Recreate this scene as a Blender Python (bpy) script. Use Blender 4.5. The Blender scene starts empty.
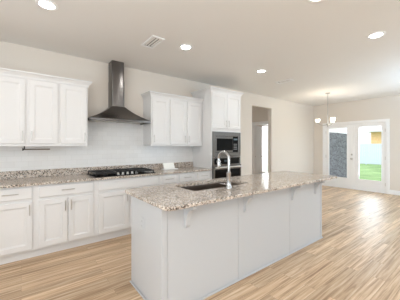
import bpy, bmesh, math, random
from mathutils import Vector, Matrix

random.seed(4)
scene = bpy.context.scene
COL = scene.collection

# ------------------------------------------------------------------ camera
cam_data = bpy.data.cameras.new('camera')
cam = bpy.data.objects.new('camera', cam_data)
COL.objects.link(cam)
YAW = 0.91465
cam.location = (0, 0, 1.3604)
cam.rotation_euler = (math.pi / 2, 0, YAW - math.pi / 2)
cam_data.sensor_width = 36
cam_data.lens = 36 * 232.12 / 400
cam_data.shift_y = -4.46 / 400
cam_data.clip_start = 0.02
scene.camera = cam

# ------------------------------------------------------------------ world, light, exposure
world = bpy.data.worlds.new('world')
scene.world = world
world.use_nodes = True
wbg = world.node_tree.nodes['Background']
wbg.inputs['Color'].default_value = (0.90, 0.95, 1.0, 1)
wbg.inputs['Strength'].default_value = 1.5
scene.view_settings.view_transform = 'Standard'
scene.view_settings.look = 'None'
scene.view_settings.gamma = 1
scene.view_settings.exposure = 0.38
scene.view_settings.use_curve_mapping = False

sun_d = bpy.data.lights.new('sun', 'SUN')
sun_d.energy = 1.0
sun_d.angle = math.radians(20)
sun = bpy.data.objects.new('sun', sun_d)
COL.objects.link(sun)
sun.rotation_euler = (math.radians(40), 0, math.radians(255))


def area(name, loc, rot, sx, sy, power, color=(1, 1, 1)):
    d = bpy.data.lights.new(name, 'AREA')
    d.shape = 'RECTANGLE'
    d.size = sx
    d.size_y = sy
    d.energy = power
    d.color = color
    o = bpy.data.objects.new(name, d)
    COL.objects.link(o)
    o.location = loc
    o.rotation_euler = rot
    return o


# added fill at unseen windows behind the camera, tilted up to brighten the ceiling
TILT = math.radians(42)
for wx, wp in ((-0.6, 5), (2.4, 5), (6.2, 45)):
    area('window_fill', (wx, -4.40, 1.45), (math.pi / 2 + TILT, 0, 0), 2.0, 1.9, wp, (0.6, 0.80, 1.0))
for i, wy in enumerate((-2.6, 0.6)):
    area('window_fill', (-2.40, wy, 1.45), (math.pi / 2 + TILT, 0, -math.pi / 2), 2.0, 1.9, 46, (0.76, 0.89, 1.0))
# added upward fill lamps, standing in for a flash bounced off the ceiling
area('ceiling_fill', (-1.5, -0.6, 2.0), (math.pi, 0, 0), 1.2, 1.4, 48, (0.84, 0.92, 1.0))
area('ceiling_fill', (6.4, -0.5, 2.0), (math.pi, 0, 0), 1.3, 1.3, 100, (0.52, 0.76, 1.0))
# more recessed ceiling lights of the same room, behind the camera
for lx in (0.2, 2.0, 3.8):
    o_ = area('ceiling_lamp', (lx, -0.85, 2.735), (0, 0, 0), 0.12, 0.12, 5.0, (1.0, 0.98, 0.96))
    o_.data.shape = 'DISK'
# daylight entering through the glazed doors and the window down the hall
area('door_daylight', (8.40, 2.36, 1.15), (math.pi / 2, 0, math.pi / 2), 0.6, 1.5, 13, (0.72, 0.87, 1.0))
area('hall_room_daylight', (8.40, 5.93, 1.25), (math.pi / 2, 0, math.pi / 2), 0.7, 1.9, 18, (0.95, 0.98, 1.0))

area('hall_fill', (5.45, 7.35, 1.2), (-math.pi / 2, 0, 0), 0.9, 1.8, 9, (0.95, 0.98, 1.0))  # added lamp at the closed hall end, brightens the hall door casing

# ------------------------------------------------------------------ materials
def new_mat(name):
    m = bpy.data.materials.new(name)
    m.use_nodes = True
    nt = m.node_tree
    b = nt.nodes['Principled BSDF']
    return m, nt, b


def srgb(r, g, b):
    def c(v):
        v /= 255
        return v / 12.92 if v <= 0.04045 else ((v + 0.055) / 1.055) ** 2.4
    return (c(r), c(g), c(b), 1)


def plain(name, col, rough=0.5, metal=0.0, spec=0.5, bump=0, bscale=200, emit=None, var=0.0):
    m, nt, b = new_mat(name)
    b.inputs['Base Color'].default_value = col
    b.inputs['Roughness'].default_value = rough
    b.inputs['Metallic'].default_value = metal
    b.inputs['Specular IOR Level'].default_value = spec
    tc = nt.nodes.new('ShaderNodeTexCoord')
    n = nt.nodes.new('ShaderNodeTexNoise')
    n.inputs['Scale'].default_value = bscale
    nt.links.new(tc.outputs['Object'], n.inputs['Vector'])
    if var:
        mx = nt.nodes.new('ShaderNodeMix')
        mx.data_type = 'RGBA'
        mx.inputs['A'].default_value = tuple(c * (1 - var) for c in col[:3]) + (1,)
        mx.inputs['B'].default_value = tuple(min(1, c * (1 + var)) for c in col[:3]) + (1,)
        nt.links.new(n.outputs['Fac'], mx.inputs['Factor'])
        nt.links.new(mx.outputs['Result'], b.inputs['Base Color'])
    if bump:
        bp = nt.nodes.new('ShaderNodeBump')
        bp.inputs['Strength'].default_value = bump
        bp.inputs['Distance'].default_value = 0.002
        nt.links.new(n.outputs['Fac'], bp.inputs['Height'])
        nt.links.new(bp.outputs['Normal'], b.inputs['Normal'])
    if emit:
        b.inputs['Emission Color'].default_value = emit[0]
        b.inputs['Emission Strength'].default_value = emit[1]
    return m


M = {}
M['wall'] = plain('beige_wall_paint', srgb(228, 219, 208), 0.75, bump=0.15, bscale=350)
M['ceiling'] = plain('ceiling_paint', srgb(241, 238, 234), 0.85, bump=0.4, bscale=160)
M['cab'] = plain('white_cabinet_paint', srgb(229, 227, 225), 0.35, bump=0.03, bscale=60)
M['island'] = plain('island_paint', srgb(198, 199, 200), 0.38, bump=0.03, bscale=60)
M['trim'] = plain('white_trim_paint', srgb(249, 248, 247), 0.35, bump=0.02, bscale=60)
M['nickel'] = plain('brushed_nickel', srgb(196, 192, 186), 0.28, 1.0, bump=0.05, bscale=300)
M['chrome'] = plain('polished_chrome', srgb(190, 190, 190), 0.10, 1.0)
M['black_iron'] = plain('black_cast_iron', srgb(24, 21, 20), 0.5, bump=0.3, bscale=250)
M['black_glass'] = plain('black_glass', srgb(8, 8, 9), 0.08, 0.0, 0.12)
M['burner'] = plain('burner_metal', srgb(60, 58, 56), 0.4, 0.8)
M['rubber'] = plain('dark_rubber', srgb(35, 33, 32), 0.6)
M['plastic'] = plain('white_plastic', srgb(242, 241, 238), 0.4)
M['slot'] = plain('dark_slot', srgb(60, 56, 52), 0.7)
M['paper'] = plain('white_card', srgb(246, 246, 240), 0.6)
M['lens'] = plain('lamp_lens', (1, 1, 1, 1), 0.5, emit=((1.0, 0.97, 0.93, 1), 14.0))
M['lampglass'] = plain('frosted_shade', (1, 1, 1, 1), 0.4, emit=((1.0, 0.92, 0.76, 1), 2.6))
M['bulb'] = plain('bulb_glow', (1, 1, 1, 1), 0.4, emit=((1.0, 0.85, 0.6, 1), 8))
M['concrete'] = plain('patio_concrete', srgb(196, 194, 190), 0.8, bump=0.3, bscale=80, var=0.06)
M['fascia'] = plain('white_fascia', srgb(240, 240, 240), 0.6)
M['roof'] = plain('grey_shingles', srgb(205, 205, 206), 0.9, bump=0.4, bscale=40, var=0.15)
M['siding'] = plain('tan_brick_siding', srgb(232, 190, 140), 0.85, var=0.08, bscale=20)
M['backdrop_white'] = plain('white_backdrop', srgb(240, 240, 238), 0.8, var=0.03, bscale=20)  # for the white wall added outside the hall room window


def steel():
    m, nt, b = new_mat('stainless_steel')
    b.inputs['Base Color'].default_value = srgb(116, 113, 111)
    b.inputs['Metallic'].default_value = 1
    b.inputs['Roughness'].default_value = 0.26
    b.inputs['Anisotropic'].default_value = 0.5
    b.inputs['Anisotropic Rotation'].default_value = 0.25
    tg = nt.nodes.new('ShaderNodeTangent')
    tg.direction_type = 'RADIAL'
    tg.axis = 'Z'
    nt.links.new(tg.outputs[0], b.inputs['Tangent'])
    tc = nt.nodes.new('ShaderNodeTexCoord')
    mp = nt.nodes.new('ShaderNodeMapping')
    mp.inputs['Scale'].default_value = (6, 6, 400)
    n = nt.nodes.new('ShaderNodeTexNoise')
    n.inputs['Scale'].default_value = 3
    rg = nt.nodes.new('ShaderNodeMapRange')
    rg.inputs['To Min'].default_value = 0.2
    rg.inputs['To Max'].default_value = 0.26
    nt.links.new(tc.outputs['Object'], mp.inputs['Vector'])
    nt.links.new(mp.outputs['Vector'], n.inputs['Vector'])
    nt.links.new(n.outputs['Fac'], rg.inputs['Value'])
    nt.links.new(rg.outputs['Result'], b.inputs['Roughness'])
    return m


M['steel'] = steel()
M['sink_steel'] = plain('satin_sink_steel', srgb(146, 134, 124), 0.3, 1.0, bump=0.05, bscale=200)
M['bright_steel'] = plain('bright_handle_steel', srgb(232, 231, 229), 0.3, 1.0)


def granite(name, base, mid, dark, light, darkness):
    m, nt, b = new_mat(name)
    L = nt.links.new
    tc = nt.nodes.new('ShaderNodeTexCoord')
    n1 = nt.nodes.new('ShaderNodeTexNoise')
    n1.inputs['Scale'].default_value = 38
    n1.inputs['Detail'].default_value = 5
    n1.inputs['Roughness'].default_value = 0.7
    n2 = nt.nodes.new('ShaderNodeTexNoise')
    n2.inputs['Scale'].default_value = 72
    n2.inputs['Detail'].default_value = 3
    n2.inputs['Roughness'].default_value = 0.6
    v = nt.nodes.new('ShaderNodeTexVoronoi')
    v.inputs['Scale'].default_value = 130
    for n in (n1, n2, v):
        L(tc.outputs['Object'], n.inputs['Vector'])
    n0 = nt.nodes.new('ShaderNodeTexNoise')
    n0.inputs['Scale'].default_value = 9
    n0.inputs['Detail'].default_value = 3
    L(tc.outputs['Object'], n0.inputs['Vector'])
    av = nt.nodes.new('ShaderNodeMix')
    av.inputs['Factor'].default_value = 0.25
    L(n1.outputs['Fac'], av.inputs['A'])
    L(n0.outputs['Fac'], av.inputs['B'])
    r1 = nt.nodes.new('ShaderNodeValToRGB')
    r1.color_ramp.elements[0].position = 0.40
    r1.color_ramp.elements[0].color = mid
    r1.color_ramp.elements[1].position = 0.57
    r1.color_ramp.elements[1].color = base
    L(av.outputs['Result'], r1.inputs['Fac'])
    r2 = nt.nodes.new('ShaderNodeValToRGB')
    r2.color_ramp.elements[0].position = darkness
    r2.color_ramp.elements[0].color = (1, 1, 1, 1)
    r2.color_ramp.elements[1].position = darkness + 0.05
    r2.color_ramp.elements[1].color = (0, 0, 0, 1)
    L(n2.outputs['Fac'], r2.inputs['Fac'])
    mx = nt.nodes.new('ShaderNodeMix')
    mx.data_type = 'RGBA'
    L(r2.outputs['Color'], mx.inputs['Factor'])
    L(r1.outputs['Color'], mx.inputs['A'])
    mx.inputs['B'].default_value = dark
    r3 = nt.nodes.new('ShaderNodeValToRGB')
    r3.color_ramp.elements[0].position = 0.78
    r3.color_ramp.elements[0].color = (0, 0, 0, 1)
    r3.color_ramp.elements[1].position = 0.84
    r3.color_ramp.elements[1].color = (0.8, 0.8, 0.8, 1)
    sep = nt.nodes.new('ShaderNodeSeparateColor')
    L(v.outputs['Color'], sep.inputs['Color'])
    L(sep.outputs['Red'], r3.inputs['Fac'])
    mx2 = nt.nodes.new('ShaderNodeMix')
    mx2.data_type = 'RGBA'
    L(r3.outputs['Color'], mx2.inputs['Factor'])
    L(mx.outputs['Result'], mx2.inputs['A'])
    mx2.inputs['B'].default_value = light
    L(mx2.outputs['Result'], b.inputs['Base Color'])
    b.inputs['Roughness'].default_value = 0.14
    b.inputs['Specular IOR Level'].default_value = 0.5
    return m


M['granite'] = granite('speckled_granite', srgb(217, 203, 188), srgb(156, 139, 124), srgb(58, 50, 46), srgb(230, 224, 216), 0.42)
M['granite_island'] = M['granite']


def planks():
    m, nt, b = new_mat('oak_plank_floor')
    L = nt.links.new
    tc = nt.nodes.new('ShaderNodeTexCoord')
    br = nt.nodes.new('ShaderNodeTexBrick')
    br.offset = 0.37
    br.offset_frequency = 2
    br.inputs['Scale'].default_value = 1
    br.inputs['Brick Width'].default_value = 1.1
    br.inputs['Row Height'].default_value = 0.118
    br.inputs['Mortar Size'].default_value = 0.0008
    br.inputs['Mortar Smooth'].default_value = 0.3
    br.inputs['Bias'].default_value = 0.0
    br.inputs['Color1'].default_value = (0, 0, 0, 1)
    br.inputs['Color2'].default_value = (1, 1, 1, 1)
    br.inputs['Mortar'].default_value = (0.3, 0.3, 0.3, 1)
    L(tc.outputs['Object'], br.inputs['Vector'])
    # grain shifted per plank
    sc_ = nt.nodes.new('ShaderNodeVectorMath')
    sc_.operation = 'SCALE'
    sc_.inputs['Scale'].default_value = 7.0
    L(br.outputs['Color'], sc_.inputs[0])
    ad = nt.nodes.new('ShaderNodeVectorMath')
    ad.operation = 'ADD'
    L(tc.outputs['Object'], ad.inputs[0])
    L(sc_.outputs['Vector'], ad.inputs[1])
    mp = nt.nodes.new('ShaderNodeMapping')
    mp.inputs['Scale'].default_value = (0.9, 24, 1)
    L(ad.outputs['Vector'], mp.inputs['Vector'])
    n = nt.nodes.new('ShaderNodeTexNoise')
    n.inputs['Scale'].default_value = 1.6
    n.inputs['Detail'].default_value = 7
    n.inputs['Roughness'].default_value = 0.62
    n.inputs['Distortion'].default_value = 0.6
    L(mp.outputs['Vector'], n.inputs['Vector'])
    r = nt.nodes.new('ShaderNodeValToRGB')
    e = r.color_ramp.elements
    e[0].position = 0.28
    e[0].color = srgb(143, 110, 80)
    e[1].position = 0.74
    e[1].color = srgb(234, 213, 185)
    k = e.new(0.5)
    k.color = srgb(204, 173, 139)
    L(n.outputs['Fac'], r.inputs['Fac'])
    tone = nt.nodes.new('ShaderNodeValToRGB')
    tone.color_ramp.elements[0].color = (0.79, 0.78, 0.77, 1)
    tone.color_ramp.elements[1].color = (1.10, 1.10, 1.10, 1)
    L(br.outputs['Color'], tone.inputs['Fac'])
    mx = nt.nodes.new('ShaderNodeMix')
    mx.data_type = 'RGBA'
    mx.blend_type = 'MULTIPLY'
    mx.inputs['Factor'].default_value = 1
    L(r.outputs['Color'], mx.inputs['A'])
    L(tone.outputs['Color'], mx.inputs['B'])
    gap = nt.nodes.new('ShaderNodeMix')
    gap.data_type = 'RGBA'
    L(br.outputs['Fac'], gap.inputs['Factor'])
    L(mx.outputs['Result'], gap.inputs['A'])
    gap.inputs['B'].default_value = srgb(130, 100, 72)
    L(gap.outputs['Result'], b.inputs['Base Color'])
    b.inputs['Roughness'].default_value = 0.41
    b.inputs['Specular IOR Level'].default_value = 0.5
    bp = nt.nodes.new('ShaderNodeBump')
    bp.inputs['Strength'].default_value = 0.12
    bp.inputs['Distance'].default_value = 0.002
    L(n.outputs['Fac'], bp.inputs['Height'])
    L(bp.outputs['Normal'], b.inputs['Normal'])
    return m


M['floor'] = planks()


def brickwork(name, c1, c2, mortar, bw, bh, ms, axes, rough, bump=0.4, spec=0.5):
    m, nt, b = new_mat(name)
    L = nt.links.new
    tc = nt.nodes.new('ShaderNodeTexCoord')
    sp = nt.nodes.new('ShaderNodeSeparateXYZ')
    cb = nt.nodes.new('ShaderNodeCombineXYZ')
    L(tc.outputs['Object'], sp.inputs[0])
    L(sp.outputs[axes[0]], cb.inputs[0])
    L(sp.outputs[axes[1]], cb.inputs[1])
    br = nt.nodes.new('ShaderNodeTexBrick')
    br.inputs['Scale'].default_value = 1
    br.inputs['Brick Width'].default_value = bw
    br.inputs['Row Height'].default_value = bh
    br.inputs['Mortar Size'].default_value = ms
    br.inputs['Color1'].default_value = c1
    br.inputs['Color2'].default_value = c2
    br.inputs['Mortar'].default_value = mortar
    L(cb.outputs[0], br.inputs['Vector'])
    L(br.outputs['Color'], b.inputs['Base Color'])
    b.inputs['Roughness'].default_value = rough
    b.inputs['Specular IOR Level'].default_value = spec
    bp = nt.nodes.new('ShaderNodeBump')
    bp.invert = True
    bp.inputs['Strength'].default_value = bump
    bp.inputs['Distance'].default_value = 0.003
    L(br.outputs['Fac'], bp.inputs['Height'])
    L(bp.outputs['Normal'], b.inputs['Normal'])
    return m


M['tile'] = brickwork('white_subway_tile', srgb(236, 234, 231), srgb(231, 229, 226), srgb(222, 219, 214), 0.152, 0.076, 0.0015, ('X', 'Z'), 0.2, 0.15)
M['brick'] = brickwork('dark_grey_brick', srgb(124, 127, 134), srgb(54, 56, 62), srgb(132, 134, 138), 0.13, 0.05, 0.010, ('X', 'Z'), 0.85, 0.6)
M['tanbrick'] = brickwork('orange_tan_brick', srgb(238, 196, 142), srgb(222, 176, 122), srgb(232, 214, 190), 0.20, 0.067, 0.006, ('Y', 'Z'), 0.85, 0.4)


def grass_mat():
    m, nt, b = new_mat('lawn_green')
    tc = nt.nodes.new('ShaderNodeTexCoord')
    n = nt.nodes.new('ShaderNodeTexNoise')
    n.inputs['Scale'].default_value = 1.2
    n.inputs['Detail'].default_value = 8
    r = nt.nodes.new('ShaderNodeValToRGB')
    r.color_ramp.elements[0].position = 0.3
    r.color_ramp.elements[0].color = srgb(112, 142, 88)
    r.color_ramp.elements[1].position = 0.7
    r.color_ramp.elements[1].color = srgb(152, 184, 124)
    nt.links.new(tc.outputs['Object'], n.inputs['Vector'])
    nt.links.new(n.outputs['Fac'], r.inputs['Fac'])
    nt.links.new(r.outputs['Color'], b.inputs['Base Color'])
    b.inputs['Roughness'].default_value = 0.9
    return m


M['grass'] = grass_mat()
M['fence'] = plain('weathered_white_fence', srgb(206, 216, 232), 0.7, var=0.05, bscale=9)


def glass_mat(name, refl=0.12):
    m = bpy.data.materials.new(name)
    m.use_nodes = True
    nt = m.node_tree
    nt.nodes.clear()
    out = nt.nodes.new('ShaderNodeOutputMaterial')
    tr = nt.nodes.new('ShaderNodeBsdfTransparent')
    gl = nt.nodes.new('ShaderNodeBsdfGlossy')
    gl.inputs['Roughness'].default_value = 0.02
    lw = nt.nodes.new('ShaderNodeLayerWeight')
    lw.inputs['Blend'].default_value = refl
    mx = nt.nodes.new('ShaderNodeMixShader')
    nt.links.new(lw.outputs['Fresnel'], mx.inputs['Fac'])
    nt.links.new(tr.outputs[0], mx.inputs[1])
    nt.links.new(gl.outputs[0], mx.inputs[2])
    nt.links.new(mx.outputs[0], out.inputs['Surface'])
    return m


M['glass'] = glass_mat('window_glass')

# ------------------------------------------------------------------ helpers


def wloc(o):
    v = Vector((0, 0, 0))
    while o:
        v += o.location
        o = o.parent
    return v


class MB:
    """collects shapes in world coordinates and links them as one mesh"""

    def __init__(self):
        self.bm = bmesh.new()

    def box(self, x0, x1, y0, y1, z0, z1, bev=0.0, seg=1):
        vs = [self.bm.verts.new((x, y, z)) for x in (x0, x1) for y in (y0, y1) for z in (z0, z1)]
        f = [(0, 1, 3, 2), (4, 6, 7, 5), (0, 4, 5, 1), (2, 3, 7, 6), (0, 2, 6, 4), (1, 5, 7, 3)]
        fs = [self.bm.faces.new([vs[i] for i in q]) for q in f]
        if bev:
            es = set(e for fc in fs for e in fc.edges)
            bmesh.ops.bevel(self.bm, geom=list(es), offset=bev, segments=seg, affect='EDGES', profile=0.5)
        return self

    def prism(self, pts, z0, z1, axis='z', bev=0):
        """polygon pts extruded along axis; pts are (a,b): z->(x,y), x->(y,z), y->(x,z)"""
        def P(a, b, c):
            return {'z': (a, b, c), 'x': (c, a, b), 'y': (a, c, b)}[axis]
        lo = [self.bm.verts.new(P(a, b, z0)) for a, b in pts]
        hi = [self.bm.verts.new(P(a, b, z1)) for a, b in pts]
        n = len(pts)
        fs = [self.bm.faces.new(lo), self.bm.faces.new(hi)]
        for i in range(n):
            j = (i + 1) % n
            fs.append(self.bm.faces.new((lo[i], lo[j], hi[j], hi[i])))
        if bev:
            es = set(list(fs[0].edges) + list(fs[1].edges))
            bmesh.ops.bevel(self.bm, geom=list(es), offset=bev, segments=2, affect='EDGES')
        return self

    def lathe(self, prof, c, n=24, axis='z'):
        """prof list of (r,h)"""
        rings = []
        for r, hh in prof:
            ring = []
            for i in range(n):
                t = 2 * math.pi * i / n
                a, b = r * math.cos(t), r * math.sin(t)
                p = {'z': (a, b, hh), 'y': (a, hh, b), 'x': (hh, a, b)}[axis]
                ring.append(self.bm.verts.new((c[0] + p[0], c[1] + p[1], c[2] + p[2])))
            rings.append(ring)
        for k in range(len(rings) - 1):
            for i in range(n):
                j = (i + 1) % n
                self.bm.faces.new((rings[k][i], rings[k][j], rings[k + 1][j], rings[k + 1][i]))
        self.bm.faces.new(rings[0])
        self.bm.faces.new(rings[-1])
        return self

    def tube(self, pts, r, n=12):
        pts = [Vector(p) for p in pts]
        rs = r if isinstance(r, (list, tuple)) else [r] * len(pts)
        rings = []
        up = None
        for i, p in enumerate(pts):
            if i == 0:
                d = pts[1] - p
            elif i == len(pts) - 1:
                d = p - pts[i - 1]
            else:
                d = (pts[i + 1] - p).normalized() + (p - pts[i - 1]).normalized()
            d.normalize()
            if up is None:
                up = Vector((0, 0, 1)) if abs(d.z) < 0.9 else Vector((1, 0, 0))
            s = d.cross(up).normalized()
            up = s.cross(d).normalized()
            rings.append([self.bm.verts.new(p + rs[i] * (math.cos(2 * math.pi * k / n) * s + math.sin(2 * math.pi * k / n) * up)) for k in range(n)])
        for k in range(len(rings) - 1):
            for i in range(n):
                j = (i + 1) % n
                self.bm.faces.new((rings[k][i], rings[k][j], rings[k + 1][j], rings[k + 1][i]))
        self.bm.faces.new(rings[0])
        self.bm.faces.new(rings[-1])
        return self

    def rings(self, loops, close_first=True, close_last=True):
        """loops: lists of equal numbers of points, skinned in order"""
        rs = [[self.bm.verts.new(p) for p in lp] for lp in loops]
        n = len(rs[0])
        for k in range(len(rs) - 1):
            for i in range(n):
                j = (i + 1) % n
                self.bm.faces.new((rs[k][i], rs[k][j], rs[k + 1][j], rs[k + 1][i]))
        if close_first:
            self.bm.faces.new(rs[0])
        if close_last:
            self.bm.faces.new(rs[-1])
        return self

    def build(self, name, mat, parent=None, smooth=False, origin=None):
        bmesh.ops.recalc_face_normals(self.bm, faces=self.bm.faces[:])
        if parent is not None:
            o_ = wloc(parent)
        elif origin is not None:
            o_ = Vector(origin)
        else:
            xs = [v.co for v in self.bm.verts]
            o_ = Vector(((min(v.x for v in xs) + max(v.x for v in xs)) / 2, (min(v.y for v in xs) + max(v.y for v in xs)) / 2, min(v.z for v in xs)))
        bmesh.ops.translate(self.bm, verts=self.bm.verts[:], vec=-o_)
        me = bpy.data.meshes.new(name)
        self.bm.to_mesh(me)
        self.bm.free()
        me.materials.append(mat)
        if smooth:
            for p in me.polygons:
                p.use_smooth = True
            try:
                me.set_sharp_from_angle(angle=math.radians(40))
            except Exception:
                pass
        ob = bpy.data.objects.new(name, me)
        COL.objects.link(ob)
        if parent is not None:
            ob.parent = parent
        else:
            ob.location = o_
        return ob


def thing(name, label, cat, loc, group=None):
    o = bpy.data.objects.new(name, None)
    o.empty_display_size = 0.1
    COL.objects.link(o)
    o.location = loc
    o['label'] = label
    o['category'] = cat
    if group:
        o['group'] = group
    return o


def tag(o, label, cat, group=None, kind=None):
    o['label'] = label
    o['category'] = cat
    if group:
        o['group'] = group
    if kind:
        o['kind'] = kind
    return o


def struct(o, label=None, cat=None):
    o['kind'] = 'structure'
    if label:
        o['label'] = label
        o['category'] = cat
    return o


# ------------------------------------------------------------------ the room
W = 4.037        # kitchen wall
XF = 8.17        # wall with the glazed doors
H = 2.743
TH = 0.12
HALLX = 6.15

struct(MB().box(-2.6, 8.29, -4.6, 7.6, -0.12, 0).build('floor', M['floor'], origin=(0, 0, 0)), 'light oak plank floor', 'floor')
struct(MB().box(-2.6, 8.29, -4.6, 7.6, H, H + 0.12).build('ceiling', M['ceiling'], origin=(0, 0, 0)), 'smooth beige white ceiling', 'ceiling')
# kitchen wall with hall opening
DX0, DX1, DZ = 4.849, 5.705, 2.43
struct(MB().box(-2.5, DX0, W, W + TH, 0, H).box(DX1, XF, W, W + TH, 0, H).box(DX0, DX1, W, W + TH, DZ, H)
       .build('wall_back', M['wall'], origin=(0, 0, 0)), 'beige kitchen wall behind the cabinets with a tall cased opening', 'wall')
# far wall with glazed door opening and window of the room down the hall
FY0, FY1, FZ = 1.985, 3.65, 2.035
WY0, WY1, WZ0, WZ1 = 5.55, 6.32, 0.20, 2.24
m = MB()
m.box(XF, XF + TH, -4.5, FY0, 0, H).box(XF, XF + TH, FY0, FY1, FZ, H).box(XF, XF + TH, FY1, WY0, 0, H)
m.box(XF, XF + TH, WY0, WY1, 0, WZ0).box(XF, XF + TH, WY0, WY1, WZ1, H).box(XF, XF + TH, WY1, 7.5, 0, H)
struct(m.build('wall_far', M['wall'], origin=(0, 0, 0)), 'beige far wall around the glazed double doors', 'wall')
# hall and the room beyond
m = MB()
HY0, HY1 = 4.42, 5.04
m.box(HALLX, HALLX + TH, W + TH, HY0, 0, H).box(HALLX, HALLX + TH, HY0, HY1, 2.05, H).box(HALLX, HALLX + TH, HY1, 7.5, 0, H)
struct(m.build('wall_hall', M['wall'], origin=(0, 0, 0)), 'hall wall seen through the opening, dim above its door', 'wall')
struct(MB().box(4.6, 4.7, W + TH, 7.5, 0, H).build('wall_hall_side', M['wall'], origin=(0, 0, 0)))
struct(MB().box(4.6, XF + TH, 7.5, 7.6, 0, H).build('wall_north', M['wall'], origin=(0, 0, 0)))
# walls behind the camera, with windows
m = MB()
xs = [-2.6]
for wx in (-0.6, 2.4, 6.2):
    m.box(xs[-1], wx - 1.0, -4.6, -4.48, 0, H)
    m.box(wx - 1.0, wx + 1.0, -4.6, -4.48, 0, 0.5).box(wx - 1.0, wx + 1.0, -4.6, -4.48, 2.4, H)
    xs.append(wx + 1.0)
m.box(xs[-1], XF + TH, -4.6, -4.48, 0, H)
struct(m.build('wall_south', M['wall'], origin=(0, 0, 0)))
m = MB()
ys = [-4.48]
for wy in (-2.6, 0.6):
    m.box(-2.6, -2.5, ys[-1], wy - 1.0, 0, H)
    m.box(-2.6, -2.5, wy - 1.0, wy + 1.0, 0, 0.5).box(-2.6, -2.5, wy - 1.0, wy + 1.0, 2.4, H)
    ys.append(wy + 1.0)
m.box(-2.6, -2.5, ys[-1], W + TH, 0, H)
struct(m.build('wall_left', M['wall'], origin=(0, 0, 0)))


def baseboard(name, x0, x1, y0, y1):
    struct(MB().box(x0, x1, y0, y1, 0, 0.125, 0.004).build(name, M['trim'], origin=(x0, y0, 0)), 'white baseboard along the foot of the wall', 'baseboard')


baseboard('baseboard_far', XF - 0.016, XF, -4.4, FY0 - 0.075)
baseboard('baseboard_far_corner', XF - 0.016, XF, FY1 + 0.075, W)
baseboard('baseboard_back', DX1, XF - 0.016, W - 0.016, W)
baseboard('baseboard_back_pier', 3.75, DX0, W - 0.016, W)
baseboard('baseboard_hall', HALLX - 0.016, HALLX, HY1 + 0.08, 7.4)

# tile behind the counters
m = MB()
m.box(-1.0, 0.775, W - 0.008, W, 1.016, 1.375).box(0.775, 1.785, W - 0.008, W, 1.016, 1.76).box(1.785, 2.905, W - 0.008, W, 1.016, 1.375)
struct(m.build('wall_back_tile', M['tile'], origin=(0, 0, 0)), 'white tile backsplash above the counter', 'wall')

# hall door frame, open door and far window
m = MB()
cw = 0.085
m.box(HALLX - 0.018, HALLX, HY0 - cw, HY0, 0, 2.05 + cw).box(HALLX - 0.018, HALLX, HY1, HY1 + cw, 0, 2.05 + cw).box(HALLX - 0.018, HALLX, HY0, HY1, 2.05, 2.05 + cw)
m.box(HALLX, HALLX + TH, HY0, HY0 + 0.018, 0, 2.05).box(HALLX, HALLX + TH, HY1 - 0.018, HY1, 0, 2.05).box(HALLX, HALLX + TH, HY0 + 0.018, HY1 - 0.018, 2.032, 2.05)
struct(m.build('trim_1', M['trim'], origin=(HALLX, HY0, 0)), 'white door casing in the hall', 'trim')
MB().lathe([(0.016, 0), (0.016, -0.003), (0.006, -0.004)], (HALLX + 0.06, HY1 - 0.018, 1.0), 12, 'y').build('trim_3', M['nickel'], None)['kind'] = 'structure'
th_ = math.radians(22.7)
p0 = Vector((HALLX + TH + 0.004, HY1 - 0.022))
du, dv = Vector((math.cos(th_), math.sin(th_))), Vector((-math.sin(th_), math.cos(th_)))
q_ = [p0, p0 + du * 0.60, p0 + du * 0.60 + dv * 0.035, p0 + dv * 0.035]
d2 = struct(MB().prism([(p.x, p.y) for p in q_], 0.01, 2.03).build('door_2', M['trim'], origin=(p0.x, p0.y, 0)), 'white interior door standing open beyond the hall', 'door')
kp = p0 + du * 0.54
MB().lathe([(0.012, 0), (0.012, -0.03), (0.028, -0.035), (0.028, -0.06), (0.014, -0.07)], (kp.x, kp.y, 0.98), 16, 'y').build('door_knob', M['nickel'], d2, True)
wf = bpy.data.objects.new('window_1', None)
COL.objects.link(wf)
wf.location = (XF, WY0, WZ0)
struct(wf, 'bright window of the room down the hall', 'window')
m = MB()
t_ = 0.05
m.box(XF + 0.02, XF + 0.09, WY0, WY0 + t_, WZ0, WZ1).box(XF + 0.02, XF + 0.09, WY1 - t_, WY1, WZ0, WZ1)
m.box(XF + 0.02, XF + 0.09, WY0 + t_, WY1 - t_, WZ0, WZ0 + t_).box(XF + 0.02, XF + 0.09, WY0 + t_, WY1 - t_, WZ1 - t_, WZ1)
m.build('window_frame', M['trim'], wf)
MB().box(XF + 0.05, XF + 0.056, WY0 + t_, WY1 - t_, WZ0 + t_, WZ1 - t_).build('window_pane', M['glass'], wf)
MB().box(XF - 0.05, XF + 0.02, WY0 - 0.04, WY1 + 0.04, WZ0 - 0.03, WZ0, 0.004).build('window_sill', M['trim'], wf)

# ------------------------------------------------------------------ glazed double doors
m = MB()
cw = 0.078
cx0 = XF - 0.02
m.box(cx0, XF, FY0 - cw, FY0, 0, FZ + cw, 0.004).box(cx0, XF, FY1, FY1 + cw, 0, FZ + cw, 0.004).box(cx0, XF, FY0, FY1, FZ, FZ + cw, 0.004)
m.box(XF, XF + TH, FY0, FY0 + 0.02, 0, FZ).box(XF, XF + TH, FY1 - 0.02, FY1, 0, FZ).box(XF, XF + TH, FY0 + 0.02, FY1 - 0.02, FZ - 0.02, FZ)
m.box(XF, XF + TH, FY0 + 0.02, FY1 - 0.02, 0.0, 0.022)
struct(m.build('trim_2', M['trim'], origin=(XF, FY0, 0)), 'white casing around the glazed double doors', 'trim')


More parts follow.
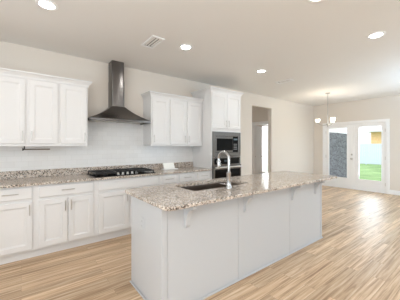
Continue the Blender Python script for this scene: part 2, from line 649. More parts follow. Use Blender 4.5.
def leaf(name, y0, y1, gy0, gy1, label, hand):
    d = bpy.data.objects.new(name, None)
    COL.objects.link(d)
    d.location = (XF + 0.03, (y0 + y1) / 2, 0)
    struct(d, label, 'door')
    x0, x1 = XF + 0.008, XF + 0.052
    gz0, gz1 = 0.335, 1.925
    m = MB()
    m.box(x0, x1, y0, gy0, 0.024, 2.012, 0.003).box(x0, x1, gy1, y1, 0.024, 2.012, 0.003)
    m.box(x0, x1, gy0, gy1, 0.024, gz0, 0.002).box(x0, x1, gy0, gy1, gz1, 2.012, 0.002)
    # raised bead around the glass
    b = 0.022
    xa = x0 - 0.010
    m.box(xa, x0 + 0.01, gy0 - b, gy0 + 0.004, gz0 - b, gz1 + b, 0.003).box(xa, x0 + 0.01, gy1 - 0.004, gy1 + b, gz0 - b, gz1 + b, 0.003)
    m.box(xa, x0 + 0.01, gy0, gy1, gz0 - b, gz0 + 0.004, 0.003).box(xa, x0 + 0.01, gy0, gy1, gz1 - 0.004, gz1 + b, 0.003)
    m.build('door_frame', M['trim'], d)
    MB().box(x0 + 0.02, x0 + 0.026, gy0, gy1, gz0, gz1).build('door_pane', M['glass'], d)
    if hand:
        MB().lathe([(0.03, 0), (0.03, -0.008), (0.013, -0.012), (0.013, -0.04), (0.028, -0.048), (0.028, -0.068), (0.012, -0.075)], (x0, y0 + 0.055, 0.95), 18, 'x').build('door_knob', M['nickel'], d, True)
        MB().lathe([(0.03, 0), (0.03, -0.012), (0.022, -0.02), (0.01, -0.022)], (x0, y0 + 0.055, 1.08), 18, 'x').build('deadbolt', M['nickel'], d, True)
    for hz in (0.25, 1.0, 1.8):
        yy = y1 - 0.003 if hand else y0 + 0.003
        MB().tube([(x0 - 0.004, yy, hz - 0.045), (x0 - 0.004, yy, hz + 0.045)], 0.006, 8).build('hinge', M['nickel'], d)
    return d


leaf('door_1', 2.79, FY1 - 0.022, 2.985, 3.535, 'glazed patio door leaf showing dark brick outside, with knob and deadbolt', True)
leaf('door_3', FY0 + 0.022, 2.786, 2.095, 2.66, 'glazed patio door leaf showing lawn and fence outside', False)

# ------------------------------------------------------------------ outside
struct(MB().box(8.29, 40, -16, 30, -0.4, -0.2).build('lawn', M['grass'], origin=(8, 0, -0.2)), 'green lawn beyond the patio', 'lawn')
struct(MB().box(8.29, 11.0, -1.0, 6.0, -0.2, -0.03).build('patio_floor', M['concrete'], origin=(8, 0, 0)), 'pale concrete patio slab', 'patio')
struct(MB().box(8.29, 10.75, 3.92, 4.3, -0.03, 1.86).build('wall_patio', M['brick'], origin=(8, 0, 0)), 'dark brick patio wall seen through the glass', 'wall')
struct(MB().box(10.9, 11.2, 4.4, 12, -0.2, 2.9).build('wall_backdrop', M['backdrop_white'], origin=(11, 4, 0)), 'white wall added outside the hall room window to whiten its view', 'wall')  # made-up white wall, added so the hall room window reads bright
fx, fz0, fz1 = 22.4, -0.2, 1.51
fn = thing('fence', 'pale privacy fence of upright boards beyond the lawn', 'fence', (fx, 8, fz0))
m = MB()
y = -2.0
while y < 20:
    m.box(fx, fx + 0.02, y, y + 0.135, fz0 + 0.06, fz1, 0.003)
    y += 0.143
m.build('board_panel', M['fence'], fn)
for z in (0.0, 0.7, 1.35):
    MB().box(fx + 0.02, fx + 0.06, -2.0, 20.0, z, z + 0.09).build('rail', M['fence'], fn)
y = -2.0
while y < 20.1:
    MB().box(fx + 0.06, fx + 0.15, y - 0.05, y + 0.05, fz0, fz1 + 0.03).build('post', M['fence'], fn)
    y += 2.2

hs = thing('neighbour_house', 'tan brick house with low grey roof rising behind the fence', 'house', (35, 6.5, -0.2))
MB().box(32, 39, 4.0, 9.2, -0.2, 2.9).build('brick_wall', M['tanbrick'], hs)
MB().prism([(31.4, 2.9), (39.6, 2.9), (39.6, 3.0), (35.5, 3.5), (31.4, 3.0)], 3.4, 9.7, 'y').build('roof', M['roof'], hs)
# ------------------------------------------------------------------ cabinets
CF = W - 0.63     # front of base doors
UF = W - 0.345    # front of wall-cabinet doors
BW = W - 0.002


def door_panel(x0, x1, z0, z1, yb, t=0.02, rail=0.058):
    """shaker door with moulded recessed panel, facing -Y; yb is its back plane"""
    def lp(ins, y):
        return [(x0 + ins, y, z0 + ins), (x1 - ins, y, z0 + ins), (x1 - ins, y, z1 - ins), (x0 + ins, y, z1 - ins)]
    yf = yb - t
    return MB().rings([lp(0, yb), lp(0, yf + 0.003), lp(0.003, yf), lp(rail, yf), lp(rail + 0.004, yf + 0.006),
                       lp(rail + 0.013, yf + 0.008), lp(rail + 0.016, yf + 0.012)])


def slab_front(x0, x1, z0, z1, yb, t=0.02):
    def lp(ins, y):
        return [(x0 + ins, y, z0 + ins), (x1 - ins, y, z0 + ins), (x1 - ins, y, z1 - ins), (x0 + ins, y, z1 - ins)]
    yf = yb - t
    return MB().rings([lp(0, yb), lp(0, yf + 0.006), lp(0.006, yf + 0.003), lp(0.012, yf)])


def pull_v(x, z0, z1, yf, parent):
    m = MB()
    y = yf - 0.026
    m.tube([(x, y, z0), (x, y, z1)], 0.0055, 10)
    m.tube([(x, yf + 0.001, z0 + 0.02), (x, y, z0 + 0.02)], 0.004, 8)
    m.tube([(x, yf + 0.001, z1 - 0.02), (x, y, z1 - 0.02)], 0.004, 8)
    return m.build('handle', M['nickel'], parent, True)


def pull_h(x, z, half, yf, parent):
    m = MB()
    y = yf - 0.026
    m.tube([(x - half, y, z), (x + half, y, z)], 0.0055, 10)
    m.tube([(x - half + 0.02, yf + 0.001, z), (x - half + 0.02, y, z)], 0.004, 8)
    m.tube([(x + half - 0.02, yf + 0.001, z), (x + half - 0.02, y, z)], 0.004, 8)
    return m.build('handle', M['nickel'], parent, True)


def base_cabinet(x0, x1, doors, label, drawer=True, pull=True):
    """doors: list of (xa, xb, side of pull)"""
    t = thing('base_cabinet', label, 'cabinet', ((x0 + x1) / 2, W - 0.3, 0), 'base cabinets along the kitchen wall')
    yc = CF + 0.02
    MB().box(x0, x1, yc, BW, 0.105, 0.883).build('carcass', M['cab'], t)
    MB().box(x0, x1, yc + 0.055, BW, 0, 0.104).build('toe_kick', M['cab'], t)
    mg = 0.032
    dr = slab_front(x0 + mg, x1 - mg, 0.725, 0.862, yc).build('drawer', M['cab'], t)
    if pull:
        pull_h((x0 + x1) / 2, 0.80, min(0.075, (x1 - x0) * 0.28), CF, dr)
    for xa, xb, s in doors:
        d = door_panel(xa, xb, 0.128, 0.695, yc).build('door', M['cab'], t)
        pull_v(xb - 0.028 if s > 0 else xa + 0.028, 0.535, 0.665, CF, d)
    return t


base_cabinet(-1.0, -0.335, [(-0.968, -0.68, 1), (-0.655, -0.367, -1)], 'white two-door base cabinet at the far left end of the counter')
base_cabinet(-0.335, 0.137, [(-0.303, 0.105, 1)], 'single-door white base cabinet with drawer, left of the two-door cabinet with drawer')
base_cabinet(0.137, 0.818, [(0.169, 0.472, 1), (0.483, 0.786, -1)], 'two-door white base cabinet with drawer, immediately left of the cooktop')
base_cabinet(0.818, 1.795, [(0.85, 1.277, 1), (1.303, 1.763, -1)], 'wide white base cabinet with handleless false front under the cooktop', pull=False)
base_cabinet(1.795, 2.14, [(1.827, 2.108, -1)], 'narrow white drawer cabinet just right of the cooktop, below the white card')
base_cabinet(2.14, 2.54, [(2.172, 2.508, -1)], 'white drawer cabinet second from the tall oven cabinet')
base_cabinet(2.54, 2.90, [(2.572, 2.868, 1)], 'white drawer cabinet touching the tall oven cabinet')


def crown(m, x0, x1, yf, z0, z1, left=True, right=True):
    """crown moulding with an angled profile: front run and returns on the open ends"""
    prof = [(0.0, z0), (0.010, z0), (0.014, z0 + 0.3 * (z1 - z0)), (0.036, z0 + 0.7 * (z1 - z0)), (0.050, z0 + 0.78 * (z1 - z0)), (0.050, z1), (0.0, z1)]
    rings = []
    path = []
    if left:
        path.append(((x0, BW), (-1, 0)))
        path.append(((x0, yf), (-1, -1)))
    else:
        path.append(((x0, yf), (0, -1)))
    if right:
        path.append(((x1, yf), (1, -1)))
        path.append(((x1, BW), (1, 0)))
    else:
        path.append(((x1, yf), (0, -1)))
    for (px, py), (dx, dy) in path:
        rings.append([(px + dx * o, py + dy * o, z) for o, z in prof])
    m.rings(rings)
    return m


UZ0, UZ1 = 1.372, 2.235


def wall_cabinet(x0, x1, doors, label, left=False, right=False):
    t = thing('upper_cabinet', label, 'cabinet', ((x0 + x1) / 2, W - 0.16, UZ0), 'wall cabinets above the counter')
    yc = UF + 0.02
    MB().box(x0, x1, yc, BW, UZ0, UZ1).build('carcass', M['cab'], t)
    crown(MB(), x0, x1, yc, UZ1 - 0.02, 2.298, left, right).build('crown_moulding', M['cab'], t)
    MB().box(x0, x1, yc - 0.004, yc + 0.016, UZ0 - 0.02, UZ0 - 0.0005).build('light_rail', M['cab'], t)
    for xa, xb, s in doors:
        d = door_panel(xa, xb, UZ0 + 0.014, UZ1 - 0.032, yc).build('door', M['cab'], t)
        pull_v(xb - 0.028 if s > 0 else xa + 0.028, UZ0 + 0.045, UZ0 + 0.175, UF, d)
    return t


wall_cabinet(-1.0, -0.305, [(-0.985, -0.667, 1), (-0.637, -0.32, -1)], 'white two-door wall cabinet at the far left end')
wall_cabinet(-0.305, 0.41, [(-0.29, 0.04, 1), (0.078, 0.397, -1)], 'white two-door wall cabinet above the paper towel holder')
wall_cabinet(0.41, 0.775, [(0.428, 0.757, 1)], 'single-door white wall cabinet just left of the range hood', right=True)
wall_cabinet(1.785, 2.147, [(1.803, 2.130, -1)], 'single-door white wall cabinet just right of the range hood', left=True)
wall_cabinet(2.147, 2.903, [(2.165, 2.508, 1), (2.545, 2.885, -1)], 'white two-door wall cabinet beside the tall oven cabinet')

# tall oven cabinet
TX0, TX1 = 2.905, 3.74
t = thing('oven_cabinet', 'tall white cabinet housing the microwave and wall oven', 'cabinet', ((TX0 + TX1) / 2, W - 0.3, 0))
yc = CF + 0.02
MWZ0, MWZ1 = 1.135, 1.635
OVZ0, OVZ1 = 0.60, 1.13
AX0, AX1 = TX0 + 0.04, TX1 - 0.025
for xa, xb in ((TX0, AX0), (AX1, TX1)):
    MB().box(xa, xb, yc, BW, 0.105, 2.44).build('side_panel', M['cab'], t)
MB().box(AX0, AX1, W - 0.03, BW, OVZ0, MWZ1).build('back_panel', M['cab'], t)
MB().box(AX0, AX1, yc, BW, MWZ1 + 0.002, 2.44).build('upper_box', M['cab'], t)
MB().box(AX0, AX1, yc, BW, 0.105, OVZ0 - 0.002).build('lower_box', M['cab'], t)
MB().box(TX0, TX1, yc + 0.055, BW, 0, 0.105).build('toe_kick', M['cab'], t)
crown(MB(), TX0, TX1, yc, 2.41, 2.49, True, True).build('crown_moulding', M['cab'], t)
xm = (TX0 + TX1) / 2
for xa, xb, s in ((TX0 + 0.02, xm - 0.004, 1), (xm + 0.004, TX1 - 0.02, -1)):
    d = door_panel(xa, xb, 1.70, 2.395, yc).build('door', M['cab'], t)
    pull_v(xb - 0.03 if s > 0 else xa + 0.03, 1.735, 1.865, CF, d)
d = slab_front(TX0 + 0.02, TX1 - 0.02, 0.13, 0.57, yc).build('drawer', M['cab'], t)
pull_h(xm, 0.5, 0.09, CF, d)

# microwave
t = thing('microwave', 'built-in stainless microwave with dark window above the wall oven', 'microwave', (xm, CF, MWZ0))
ys = CF - 0.002
MB().box(AX0 + 0.03, AX1 - 0.03, yc + 0.003, W - 0.15, MWZ0 + 0.06, MWZ1 - 0.06).build('body', M['steel'], t)
m = MB()
fx0, fx1 = AX0 - 0.012, AX1 + 0.006
b1, b2 = 0.075, 0.085
m.box(fx0, fx0 + b1, ys, yc - 0.001, MWZ0, MWZ1, 0.003).box(fx1 - b1, fx1, ys, yc - 0.001, MWZ0, MWZ1, 0.003)
m.box(fx0 + b1, fx1 - b1, ys, yc - 0.001, MWZ0, MWZ0 + b2, 0.003).box(fx0 + b1, fx1 - b1, ys, yc - 0.001, MWZ1 - b2, MWZ1, 0.003)
m.build('trim_frame', M['steel'], t)
ix0, ix1, iz0, iz1 = fx0 + b1 + 0.004, fx1 - b1 - 0.004, MWZ0 + b2 + 0.004, MWZ1 - b2 - 0.004
split = ix0 + (ix1 - ix0) * 0.76
d = MB().box(ix0, split - 0.002, ys + 0.004, yc - 0.001, iz0, iz1, 0.003).build('door', M['steel'], t)
MB().box(ix0 + 0.03, split - 0.012, ys + 0.001, ys + 0.0045, iz0 + 0.035, iz1 - 0.045).build('window', M['black_glass'], d)
cp = MB().box(split, ix1, ys + 0.004, yc - 0.001, iz0, iz1, 0.003).build('control_panel', M['black_glass'], t)
MB().box(split + 0.02, ix1 - 0.02, ys + 0.002, ys + 0.0045, iz1 - 0.075, iz1 - 0.04).build('display', plain('grey_display', srgb(90, 105, 110), 0.2), cp)
m = MB()
for i in range(3):
    for j in range(4):
        bx = split + 0.022 + i * 0.034
        bz = iz0 + 0.05 + j * 0.034
        m.box(bx, bx + 0.024, ys + 0.002, ys + 0.0045, bz, bz + 0.02)
m.build('keypad', plain('grey_keys', srgb(120, 120, 120), 0.5), cp)

# wall oven
t = thing('built_in_oven', 'built-in stainless wall oven with black glass door under the microwave', 'oven', (xm, CF, OVZ0))
MB().box(AX0 + 0.02, AX1 - 0.02, yc + 0.003, W - 0.1, OVZ0 + 0.01, OVZ1 - 0.01).build('body', M['steel'], t)
MB().box(fx0, fx1, ys + 0.006, yc - 0.001, OVZ0, OVZ1 - 0.001).build('face_frame', M['steel'], t)
cp = MB().box(fx0 + 0.05, fx1 - 0.05, ys + 0.001, ys + 0.007, 0.985, 1.105).build('control_panel', M['black_glass'], t)
MB().box(xm - 0.08, xm + 0.08, ys - 0.001, ys + 0.0015, 1.03, 1.07).build('display', plain('oven_display', srgb(70, 80, 84), 0.15), cp)
for kx in (fx0 + 0.11, fx0 + 0.17):
    MB().lathe([(0.020, 0), (0.020, -0.02), (0.017, -0.024)], (kx, ys + 0.001, 1.045), 16, 'y').build('knob', M['nickel'], cp, True)
d = MB().box(fx0 + 0.004, fx1 - 0.004, ys - 0.02, ys + 0.005, OVZ0 + 0.045, 0.965, 0.004).build('door', M['steel'], t)
MB().box(fx0 + 0.045, fx1 - 0.045, ys - 0.023, ys - 0.0195, OVZ0 + 0.09, 0.885).build('window', M['black_glass'], d)
m = MB()
m.tube([(fx0 + 0.03, ys - 0.062, 0.93), (fx1 - 0.03, ys - 0.062, 0.93)], 0.014, 14)
for hx in (fx0 + 0.06, fx1 - 0.06):
    m.tube([(hx, ys - 0.02, 0.93), (hx, ys - 0.06, 0.93)], 0.008, 10)
m.build('handle', M['bright_steel'], d, True)

# ------------------------------------------------------------------ perimeter counter
t = thing('countertop', 'speckled beige granite countertop along the kitchen wall', 'countertop', (0.95, W - 0.3, 0.884))
MB().box(-1.0, 2.902, CF - 0.028, BW, 0.884, 0.914, 0.004, 2).build('slab', M['granite'], t)
MB().box(-1.0, 2.902, W - 0.03, W - 0.009, 0.9145, 1.016, 0.002).build('backsplash', M['granite'], t)

# ------------------------------------------------------------------ range hood
hx = 1.262
t = thing('range_hood', 'stainless chimney range hood over the cooktop', 'range hood', (hx, W - 0.2, 1.73))
hw, hf = 0.475, W - 0.42
cwid, cf = 0.105, W - 0.21
hb = W - 0.010


def hoodring(k, z):
    s = k
    x_0 = hx - hw + (hw - cwid) * s
    x_1 = hx + hw - (hw - cwid) * s
    yf = hf + (cf - hf) * s
    return [(x_0, hb, z), (x_0, yf, z), (x_1, yf, z), (x_1, hb, z)]


rings = []
for i in range(9):
    q = i / 8
    rings.append(hoodring(q, 1.775 + 0.225 * (0.72 * q + 0.28 * q ** 3)))
MB().rings(rings).build('canopy', M['steel'], t)
m = MB()
m.box(hx - hw, hx + hw, hf, hf + 0.02, 1.735, 1.775, 0.003).box(hx - hw, hx - hw + 0.02, hf + 0.02, hb, 1.735, 1.775).box(hx + hw - 0.02, hx + hw, hf + 0.02, hb, 1.735, 1.775)
m.box(hx - hw + 0.02, hx + hw - 0.02, hf + 0.02, hb, 1.76, 1.775)
m.build('lip', M['steel'], t)
m = MB()
m.box(hx - 0.40, hx - 0.01, hf + 0.05, hb - 0.03, 1.750, 1.7595).box(hx + 0.01, hx + 0.40, hf + 0.05, hb - 0.03, 1.750, 1.7595)
m.build('filter', M['nickel'], t)
def flue(e, r):
    pts = [(hx - cwid + e, hb), (hx + cwid - e, hb)]
    for cx_, a0 in ((hx + cwid - e - r, 0), (hx - cwid + e + r, -90)):
        for i in range(7):
            a = math.radians(a0 - 90 * i / 6)
            pts.append((cx_ + r * math.cos(a), cf + e + r + r * math.sin(a)))
    return pts


MB().prism(flue(0, 0.03), 2.0, 2.42).prism(flue(0.004, 0.028), 2.42, H - 0.002).build('chimney', M['steel'], t, True)
for i in range(4):
    MB().lathe([(0.006, 0), (0.006, -0.004), (0.004, -0.005)], (hx - 0.06 + 0.04 * i, hf, 1.755), 10, 'y').build('button', M['rubber'], t)

# ------------------------------------------------------------------ cooktop
ccx0, ccx1, ccy0, ccy1 = 0.805, 1.735, W - 0.60, W - 0.075
t = thing('cooktop', 'black gas cooktop with iron grates on the wall counter', 'cooktop', ((ccx0 + ccx1) / 2, (ccy0 + ccy1) / 2, 0.9145))
MB().box(ccx0, ccx1, ccy0, ccy1, 0.9145, 0.926, 0.004, 2).build('glass_top', M['black_glass'], t)
gw = (ccx1 - ccx0 - 0.05) / 3
burn = [(0, 0.27), (0, 0.73), (1, 0.5), (2, 0.27), (2, 0.73)]
for g in range(3):
    gx0 = ccx0 + 0.022 + g * (gw + 0.003)
    gx1 = gx0 + gw
    gy0, gy1 = ccy0 + (0.10 if g == 1 else 0.02), ccy1 - 0.02
    m = MB()
    z0, z1 = 0.950, 0.970
    for yy in (gy0, gy1 - 0.014):
        m.box(gx0, gx1, yy, yy + 0.014, z0, z1, 0.002)
    for xx in (gx0, gx1 - 0.014):
        m.box(xx, xx + 0.014, gy0 + 0.014, gy1 - 0.014, z0, z1, 0.002)
    for fr in (0.17, 0.33, 0.5, 0.67, 0.83):
        yy = gy0 + (gy1 - gy0) * fr
        m.box(gx0 + 0.014, gx1 - 0.014, yy - 0.005, yy + 0.005, z0 + 0.001, z1 + 0.003)
    xx = (gx0 + gx1) / 2
    m.box(xx - 0.005, xx + 0.005, gy0 + 0.014, gy1 - 0.014, z0, z1 + 0.001)
    for xx in (gx0 + 0.007, gx1 - 0.007):
        for yy in (gy0 + 0.007, gy1 - 0.007):
            m.box(xx - 0.007, xx + 0.007, yy - 0.007, yy + 0.007, 0.9255, z0 + 0.002)
    m.build('grate', M['black_iron'], t)
    for bg, fr in burn:
        if bg == g:
            c = ((gx0 + gx1) / 2, ccy0 + 0.02 + (ccy1 - ccy0 - 0.04) * fr, 0.9255)
            MB().lathe([(0.048, 0), (0.046, 0.012), (0.034, 0.014), (0.034, 0.02), (0.01, 0.022)], c, 20).build('burner', M['burner'], t, True)
for i in range(5):
    MB().lathe([(0.021, 0), (0.021, 0.01), (0.017, 0.014), (0.016, 0.032), (0.012, 0.035)], (hx - 0.12 + i * 0.072, ccy0 + 0.045, 0.9255), 16).build('knob', M['nickel'], t, True)

# ------------------------------------------------------------------ small things at the wall counter
t = thing('paper_towel_holder', 'bronze paper towel rod hung under the left wall cabinet', 'towel holder', (0.17, W - 0.22, 1.30))
yr = W - 0.23
m = MB()
m.box(0.015, 0.05, yr - 0.03, yr + 0.03, UZ0 - 0.007, UZ0 - 0.0005, 0.001)
m.tube([(0.033, yr, UZ0 - 0.004), (0.033, yr, 1.315)], 0.007, 8)
m.build('bracket', M['slot'], t)
MB().tube([(0.02, yr, 1.31), (0.315, yr, 1.31)], [0.0075] * 2, 10).build('rod', plain('bronze', srgb(110, 98, 84), 0.35, 0.7), t)
MB().lathe([(0.016, 0), (0.016, 0.012), (0.01, 0.015)], (0.010, yr, 1.31), 12, 'x').build('end_cap', M['slot'], t)

t = thing('card_holder', 'white card standing on the granite counter right of the cooktop', 'card', (2.22, W - 0.24, 0.9145))
cy = W - 0.24
MB().prism([(cy - 0.004, 0.93), (cy, 0.927), (cy + 0.042, 1.030), (cy + 0.038, 1.033)], 2.085, 2.315, 'x').build('card', M['paper'], t)
MB().box(2.07, 2.36, cy - 0.06, cy + 0.08, 0.9147, 0.926, 0.003).build('base', M['plastic'], t)
MB().prism([(cy + 0.07, 0.926), (cy + 0.075, 0.926), (cy + 0.038, 0.985), (cy + 0.034, 0.983)], 2.17, 2.26, 'x').build('prop', M['plastic'], t)

# ------------------------------------------------------------------ island
IX0, IX1, IY0, IY1 = 0.872, 3.505, 1.62, 2.26
SX0, SX1, SY0, SY1 = 1.34, 2.16, 1.83, 2.23
t = thing('kitchen_island', 'white panelled kitchen island base with corbels', 'kitchen island', ((IX0 + IX1) / 2, (IY0 + IY1) / 2, 0))
pt = 0.02
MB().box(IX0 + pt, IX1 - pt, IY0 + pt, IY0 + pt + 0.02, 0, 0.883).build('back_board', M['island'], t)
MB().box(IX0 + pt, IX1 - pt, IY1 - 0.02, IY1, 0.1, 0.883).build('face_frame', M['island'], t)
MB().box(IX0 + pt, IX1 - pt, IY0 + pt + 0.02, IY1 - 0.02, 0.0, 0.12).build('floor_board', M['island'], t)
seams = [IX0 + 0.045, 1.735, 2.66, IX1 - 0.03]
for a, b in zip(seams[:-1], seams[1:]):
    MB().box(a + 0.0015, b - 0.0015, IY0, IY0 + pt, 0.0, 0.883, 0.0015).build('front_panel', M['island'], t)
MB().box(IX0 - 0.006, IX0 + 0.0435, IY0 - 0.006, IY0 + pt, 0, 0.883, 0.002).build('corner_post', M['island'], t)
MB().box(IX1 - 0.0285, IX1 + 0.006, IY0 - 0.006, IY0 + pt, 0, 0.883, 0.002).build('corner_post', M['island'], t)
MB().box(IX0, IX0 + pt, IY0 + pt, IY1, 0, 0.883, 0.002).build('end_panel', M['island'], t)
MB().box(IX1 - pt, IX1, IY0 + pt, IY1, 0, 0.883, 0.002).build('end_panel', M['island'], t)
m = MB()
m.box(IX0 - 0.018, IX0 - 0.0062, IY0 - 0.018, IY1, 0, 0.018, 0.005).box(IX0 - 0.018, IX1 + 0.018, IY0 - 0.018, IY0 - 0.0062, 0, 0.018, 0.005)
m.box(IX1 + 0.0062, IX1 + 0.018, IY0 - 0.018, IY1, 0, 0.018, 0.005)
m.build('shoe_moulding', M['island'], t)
# doors on the kitchen side
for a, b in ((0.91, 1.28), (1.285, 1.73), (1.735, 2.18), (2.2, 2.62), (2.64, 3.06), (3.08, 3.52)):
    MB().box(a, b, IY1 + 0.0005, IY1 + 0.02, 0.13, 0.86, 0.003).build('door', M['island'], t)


def corbel(x):
    w = 0.022
    yb = IY0 - 0.0005
    pts = [(yb, 0.883), (yb - 0.125, 0.883), (yb - 0.125, 0.850), (yb - 0.117, 0.843)]
    for i in range(9):
        a = math.pi / 2 * i / 8
        pts.append((yb - 0.032 - 0.078 * (1 - math.sin(a)), 0.70 + 0.14 * math.cos(a)))
    pts += [(yb - 0.028, 0.685), (yb - 0.010, 0.675), (yb, 0.675)]
    return MB().prism(pts, x - w, x + w, 'x')


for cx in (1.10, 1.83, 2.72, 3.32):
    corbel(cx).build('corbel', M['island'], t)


def rounded(x0, x1, y0, y1, r, n=6):
    pts = []
    for cx, cy, a0 in ((x1 - r, y1 - r, 0), (x0 + r, y1 - r, 90), (x0 + r, y0 + r, 180), (x1 - r, y0 + r, 270)):
        for i in range(n + 1):
            a = math.radians(a0 + 90 * i / n)
            pts.append((cx + r * math.cos(a), cy + r * math.sin(a)))
    return pts


# slab with sink cut-out: the outer and inner outlines have matching points
outer = rounded(0.822, 3.69, 1.455, 2.36, 0.07)
inner = rounded(SX0, SX1, SY0, SY1, 0.05)


def lift(p, z):
    return [(a, b, z) for a, b in p]


def grow(x):
    return rounded(0.822 + x, 3.69 - x, 1.455 + x, 2.36 - x, 0.07 - x)


m = MB()
loops = [lift(inner, 0.884), lift(grow(0.004), 0.884), lift(outer, 0.888), lift(outer, 0.911), lift(grow(0.003), 0.914), lift(inner, 0.914), lift(inner, 0.884)]
m.rings(loops, False, False)
bmesh.ops.remove_doubles(m.bm, verts=m.bm.verts[:], dist=1e-6)
o = m.build('island_countertop', M['granite_island'])
tag(o, 'long speckled granite island top with rounded corners and sink cut-out', 'countertop')

# sink
t = thing('sink', 'stainless undermount sink sunk in the island top', 'sink', ((SX0 + SX1) / 2, (SY0 + SY1) / 2, 0.67))
e = 0.004
o1 = rounded(SX0 - 0.008, SX1 + 0.008, SY0 - 0.008, SY1 + 0.008, 0.055)
i1 = rounded(SX0 + e, SX1 - e, SY0 + e, SY1 - e, 0.05)
i2 = rounded(SX0 + 0.012, SX1 - 0.012, SY0 + 0.012, SY1 - 0.012, 0.05)
i3 = rounded(SX0 + 0.04, SX1 - 0.04, SY0 + 0.04, SY1 - 0.04, 0.04)
o3 = rounded(SX0 + 0.0, SX1 - 0.0, SY0 + 0.0, SY1 - 0.0, 0.05)
MB().rings([lift(o3, 0.675), lift(o3, 0.880), lift(o1, 0.880), lift(o1, 0.8835), lift(i1, 0.8835), lift(i2, 0.70), lift(i3, 0.683)]).build('basin', M['sink_steel'], t, True)
MB().lathe([(0.042, 0), (0.042, 0.003), (0.03, 0.004), (0.028, 0.001)], ((SX0 + SX1) / 2, (SY0 + SY1) / 2 + 0.05, 0.6835), 20).build('drain', M['nickel'], t, True)

# faucet
fxp, fyp = 1.725, 1.745
t = thing('faucet', 'tall chrome gooseneck faucet beside the island sink', 'faucet', (fxp, fyp, 0.914))
MB().lathe([(0.032, 0.0005), (0.032, 0.006), (0.027, 0.012), (0.024, 0.05), (0.021, 0.14), (0.0225, 0.145), (0.0225, 0.165), (0.018, 0.17)], (fxp, fyp, 0.914), 24).build('base', M['chrome'], t, True)
dirv = Vector((-0.02, 1.0, 0)).normalized()
pts = [Vector((fxp, fyp, 1.08)), Vector((fxp, fyp, 1.215))]
R_ = 0.078
for i in range(13):
    a = math.pi - math.radians(190) * i / 12
    pts.append(Vector((fxp, fyp, 1.215)) + dirv * (R_ + R_ * math.cos(a)) + Vector((0, 0, R_ * math.sin(a))))
sp = MB().tube(pts, 0.0135, 14).build('spout', M['chrome'], t, True)
end = pts[-1]
dn = (pts[-1] - pts[-2]).normalized()
MB().tube([end, end + dn * 0.02, end + dn * 0.05, end + dn * 0.085], [0.0145, 0.018, 0.019, 0.016], 16).build('spray_head', M['chrome'], t, True)
MB().tube([(fxp - 0.018, fyp + 0.004, 0.955), (fxp - 0.045, fyp + 0.008, 0.958), (fxp - 0.105, fyp + 0.02, 0.972)], [0.011, 0.0085, 0.006], 12).build('lever', M['chrome'], t, True)

# outlet on the island end
oy, oz = 1.985, 0.655
t = thing('power_outlet', 'white power outlet on the end panel of the island', 'outlet', (IX0, oy, oz))
MB().box(IX0 - 0.006, IX0 - 0.0003, oy - 0.036, oy + 0.036, oz - 0.058, oz + 0.058, 0.002).build('cover_plate', M['island'], t)
for dz in (-0.022, 0.022):
    f_ = MB().box(IX0 - 0.0085, IX0 - 0.0055, oy - 0.017, oy + 0.017, oz + dz - 0.015, oz + dz + 0.015, 0.001).build('socket', M['island'], t)
    m = MB()
    for dy in (-0.007, 0.007):
        m.box(IX0 - 0.0091, IX0 - 0.0083, oy + dy - 0.0015, oy + dy + 0.0015, oz + dz - 0.005, oz + dz + 0.007)
    m.build('slots', plain('grey_slot', srgb(150, 148, 146), 0.6), f_)

# ------------------------------------------------------------------ ceiling fittings


def downlight(x, y, label):
    t = thing('ceiling_light', label, 'ceiling light', (x, y, H), 'recessed ceiling lights')
    MB().rings([[(x + r * math.cos(k * math.pi / 16), y + r * math.sin(k * math.pi / 16), z) for k in range(32)] for r, z in
                ((0.066, H - 0.0005), (0.098, H - 0.0005), (0.096, H - 0.006), (0.072, H - 0.009), (0.066, H - 0.004))], False, False).build('trim_ring', M['trim'], t, True)
    MB().lathe([(0.064, 0), (0.064, -0.004), (0.055, -0.006)], (x, y, H - 0.0005), 32).build('lens', M['lens'], t)
    d = bpy.data.lights.new('downlight', 'AREA')
    d.shape = 'DISK'
    d.size = 0.12
    d.energy = 2.6
    d.color = (1.0, 0.98, 0.96)
    o = bpy.data.objects.new('downlight_glow', d)
    COL.objects.link(o)
    o.location = (0, 0, -0.012)
    o.parent = t
    return t


downlight(0.20, 2.72, 'recessed ceiling light over the left counter run')
downlight(1.83, 2.70, 'recessed ceiling light beside the ceiling vent')
downlight(3.53, 2.72, 'recessed ceiling light in front of the tall oven cabinet')
downlight(3.515, 0.957, 'recessed ceiling light alone at the upper right, over the open floor')
downlight(2.17, 1.03, 'recessed ceiling light cut by the top edge of the picture')


def vent(x0, x1, y0, y1, label):
    t = thing('ceiling_vent', label, 'vent', ((x0 + x1) / 2, (y0 + y1) / 2, H), 'ceiling air vents')
    b = 0.03
    z0, z1 = H - 0.014, H - 0.0005
    m = MB()
    m.box(x0, x0 + b, y0, y1, z0, z1, 0.003).box(x1 - b, x1, y0, y1, z0, z1, 0.003)
    m.box(x0 + b, x1 - b, y0, y0 + b, z0, z1, 0.003).box(x0 + b, x1 - b, y1 - b, y1, z0, z1, 0.003)
    m.build('frame', M['trim'], t)
    MB().box(x0 + b, x1 - b, y0 + b, y1 - b, H - 0.002, H - 0.0006).build('duct_backing', M['slot'], t)
    m = MB()
    n = 3
    for i in range(n):
        xa = x0 + b + (x1 - x0 - 2 * b) * (i + 0.5) / n
        w_ = (x1 - x0 - 2 * b) / n * 0.36
        m.box(xa - w_, xa + w_, y0 + b, y1 - b - 0.02, H - 0.008, H - 0.004, 0.0015)
    m.build('louvres', M['ceiling'], t)


vent(1.30, 1.48, 2.66, 3.02, 'white rectangular ceiling air vent in front of the range hood')
vent(4.38, 4.56, 2.66, 3.02, 'white ceiling air vent near the hall opening')

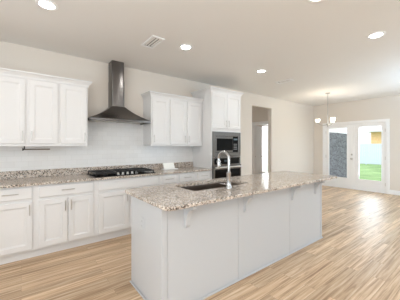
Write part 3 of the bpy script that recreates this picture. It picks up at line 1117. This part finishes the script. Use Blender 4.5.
# chandelier
chx, chy = 6.39, 2.79
t = thing('chandelier', 'small three-light chandelier with frosted glass shades before the patio doors', 'chandelier', (chx, chy, H))
MB().lathe([(0.062, -0.0005), (0.062, -0.012), (0.03, -0.026), (0.012, -0.03)], (chx, chy, H), 20).build('ceiling_canopy', M['nickel'], t, True)
MB().tube([(chx, chy, H - 0.028), (chx, chy, 1.96)], 0.008, 10).build('stem', M['nickel'], t, True)
MB().lathe([(0.006, -0.08), (0.014, -0.07), (0.010, -0.05), (0.026, -0.03), (0.03, 0.0), (0.02, 0.03), (0.01, 0.05)], (chx, chy, 1.93), 16).build('hub', M['nickel'], t, True)
los = math.atan2(chy, chx)
rx, ry = math.sin(los), -math.cos(los)
base_ang = math.atan2(-ry, -rx)
for k in range(3):
    a = base_ang + k * 2 * math.pi / 3
    dx, dy = math.cos(a), math.sin(a)
    R3 = 0.235
    pts = []
    for i in range(9):
        q = i / 8
        pts.append((chx + dx * R3 * q, chy + dy * R3 * q, 1.93 - 0.045 * math.sin(q * math.pi) + 0.035 * q * q))
    arm = MB().tube(pts, 0.007, 8).build('arm', M['nickel'], t, True)
    c = (chx + dx * R3, chy + dy * R3, 1.965)
    MB().lathe([(0.02, -0.01), (0.028, 0.0), (0.026, 0.015)], c, 16).build('socket_cup', M['nickel'], arm, True)
    m = MB()
    prof = [(0.028, 0.012), (0.042, 0.028), (0.052, 0.05), (0.058, 0.085), (0.060, 0.098), (0.056, 0.098), (0.048, 0.052), (0.038, 0.034), (0.02, 0.018)]
    m.lathe(prof, c, 20)
    m.build('glass_shade', M['lampglass'], arm, True)
    MB().lathe([(0.012, 0.019), (0.016, 0.03), (0.026, 0.055), (0.020, 0.078), (0.006, 0.088)], c, 14).build('bulb', M['bulb'], arm, True)
pl = bpy.data.lights.new('chandelier_glow', 'POINT')
pl.energy = 6
pl.shadow_soft_size = 0.12
pl.color = (1.0, 0.86, 0.68)
po = bpy.data.objects.new('chandelier_glow', pl)
COL.objects.link(po)
po.location = (0, 0, -0.55)
po.parent = t
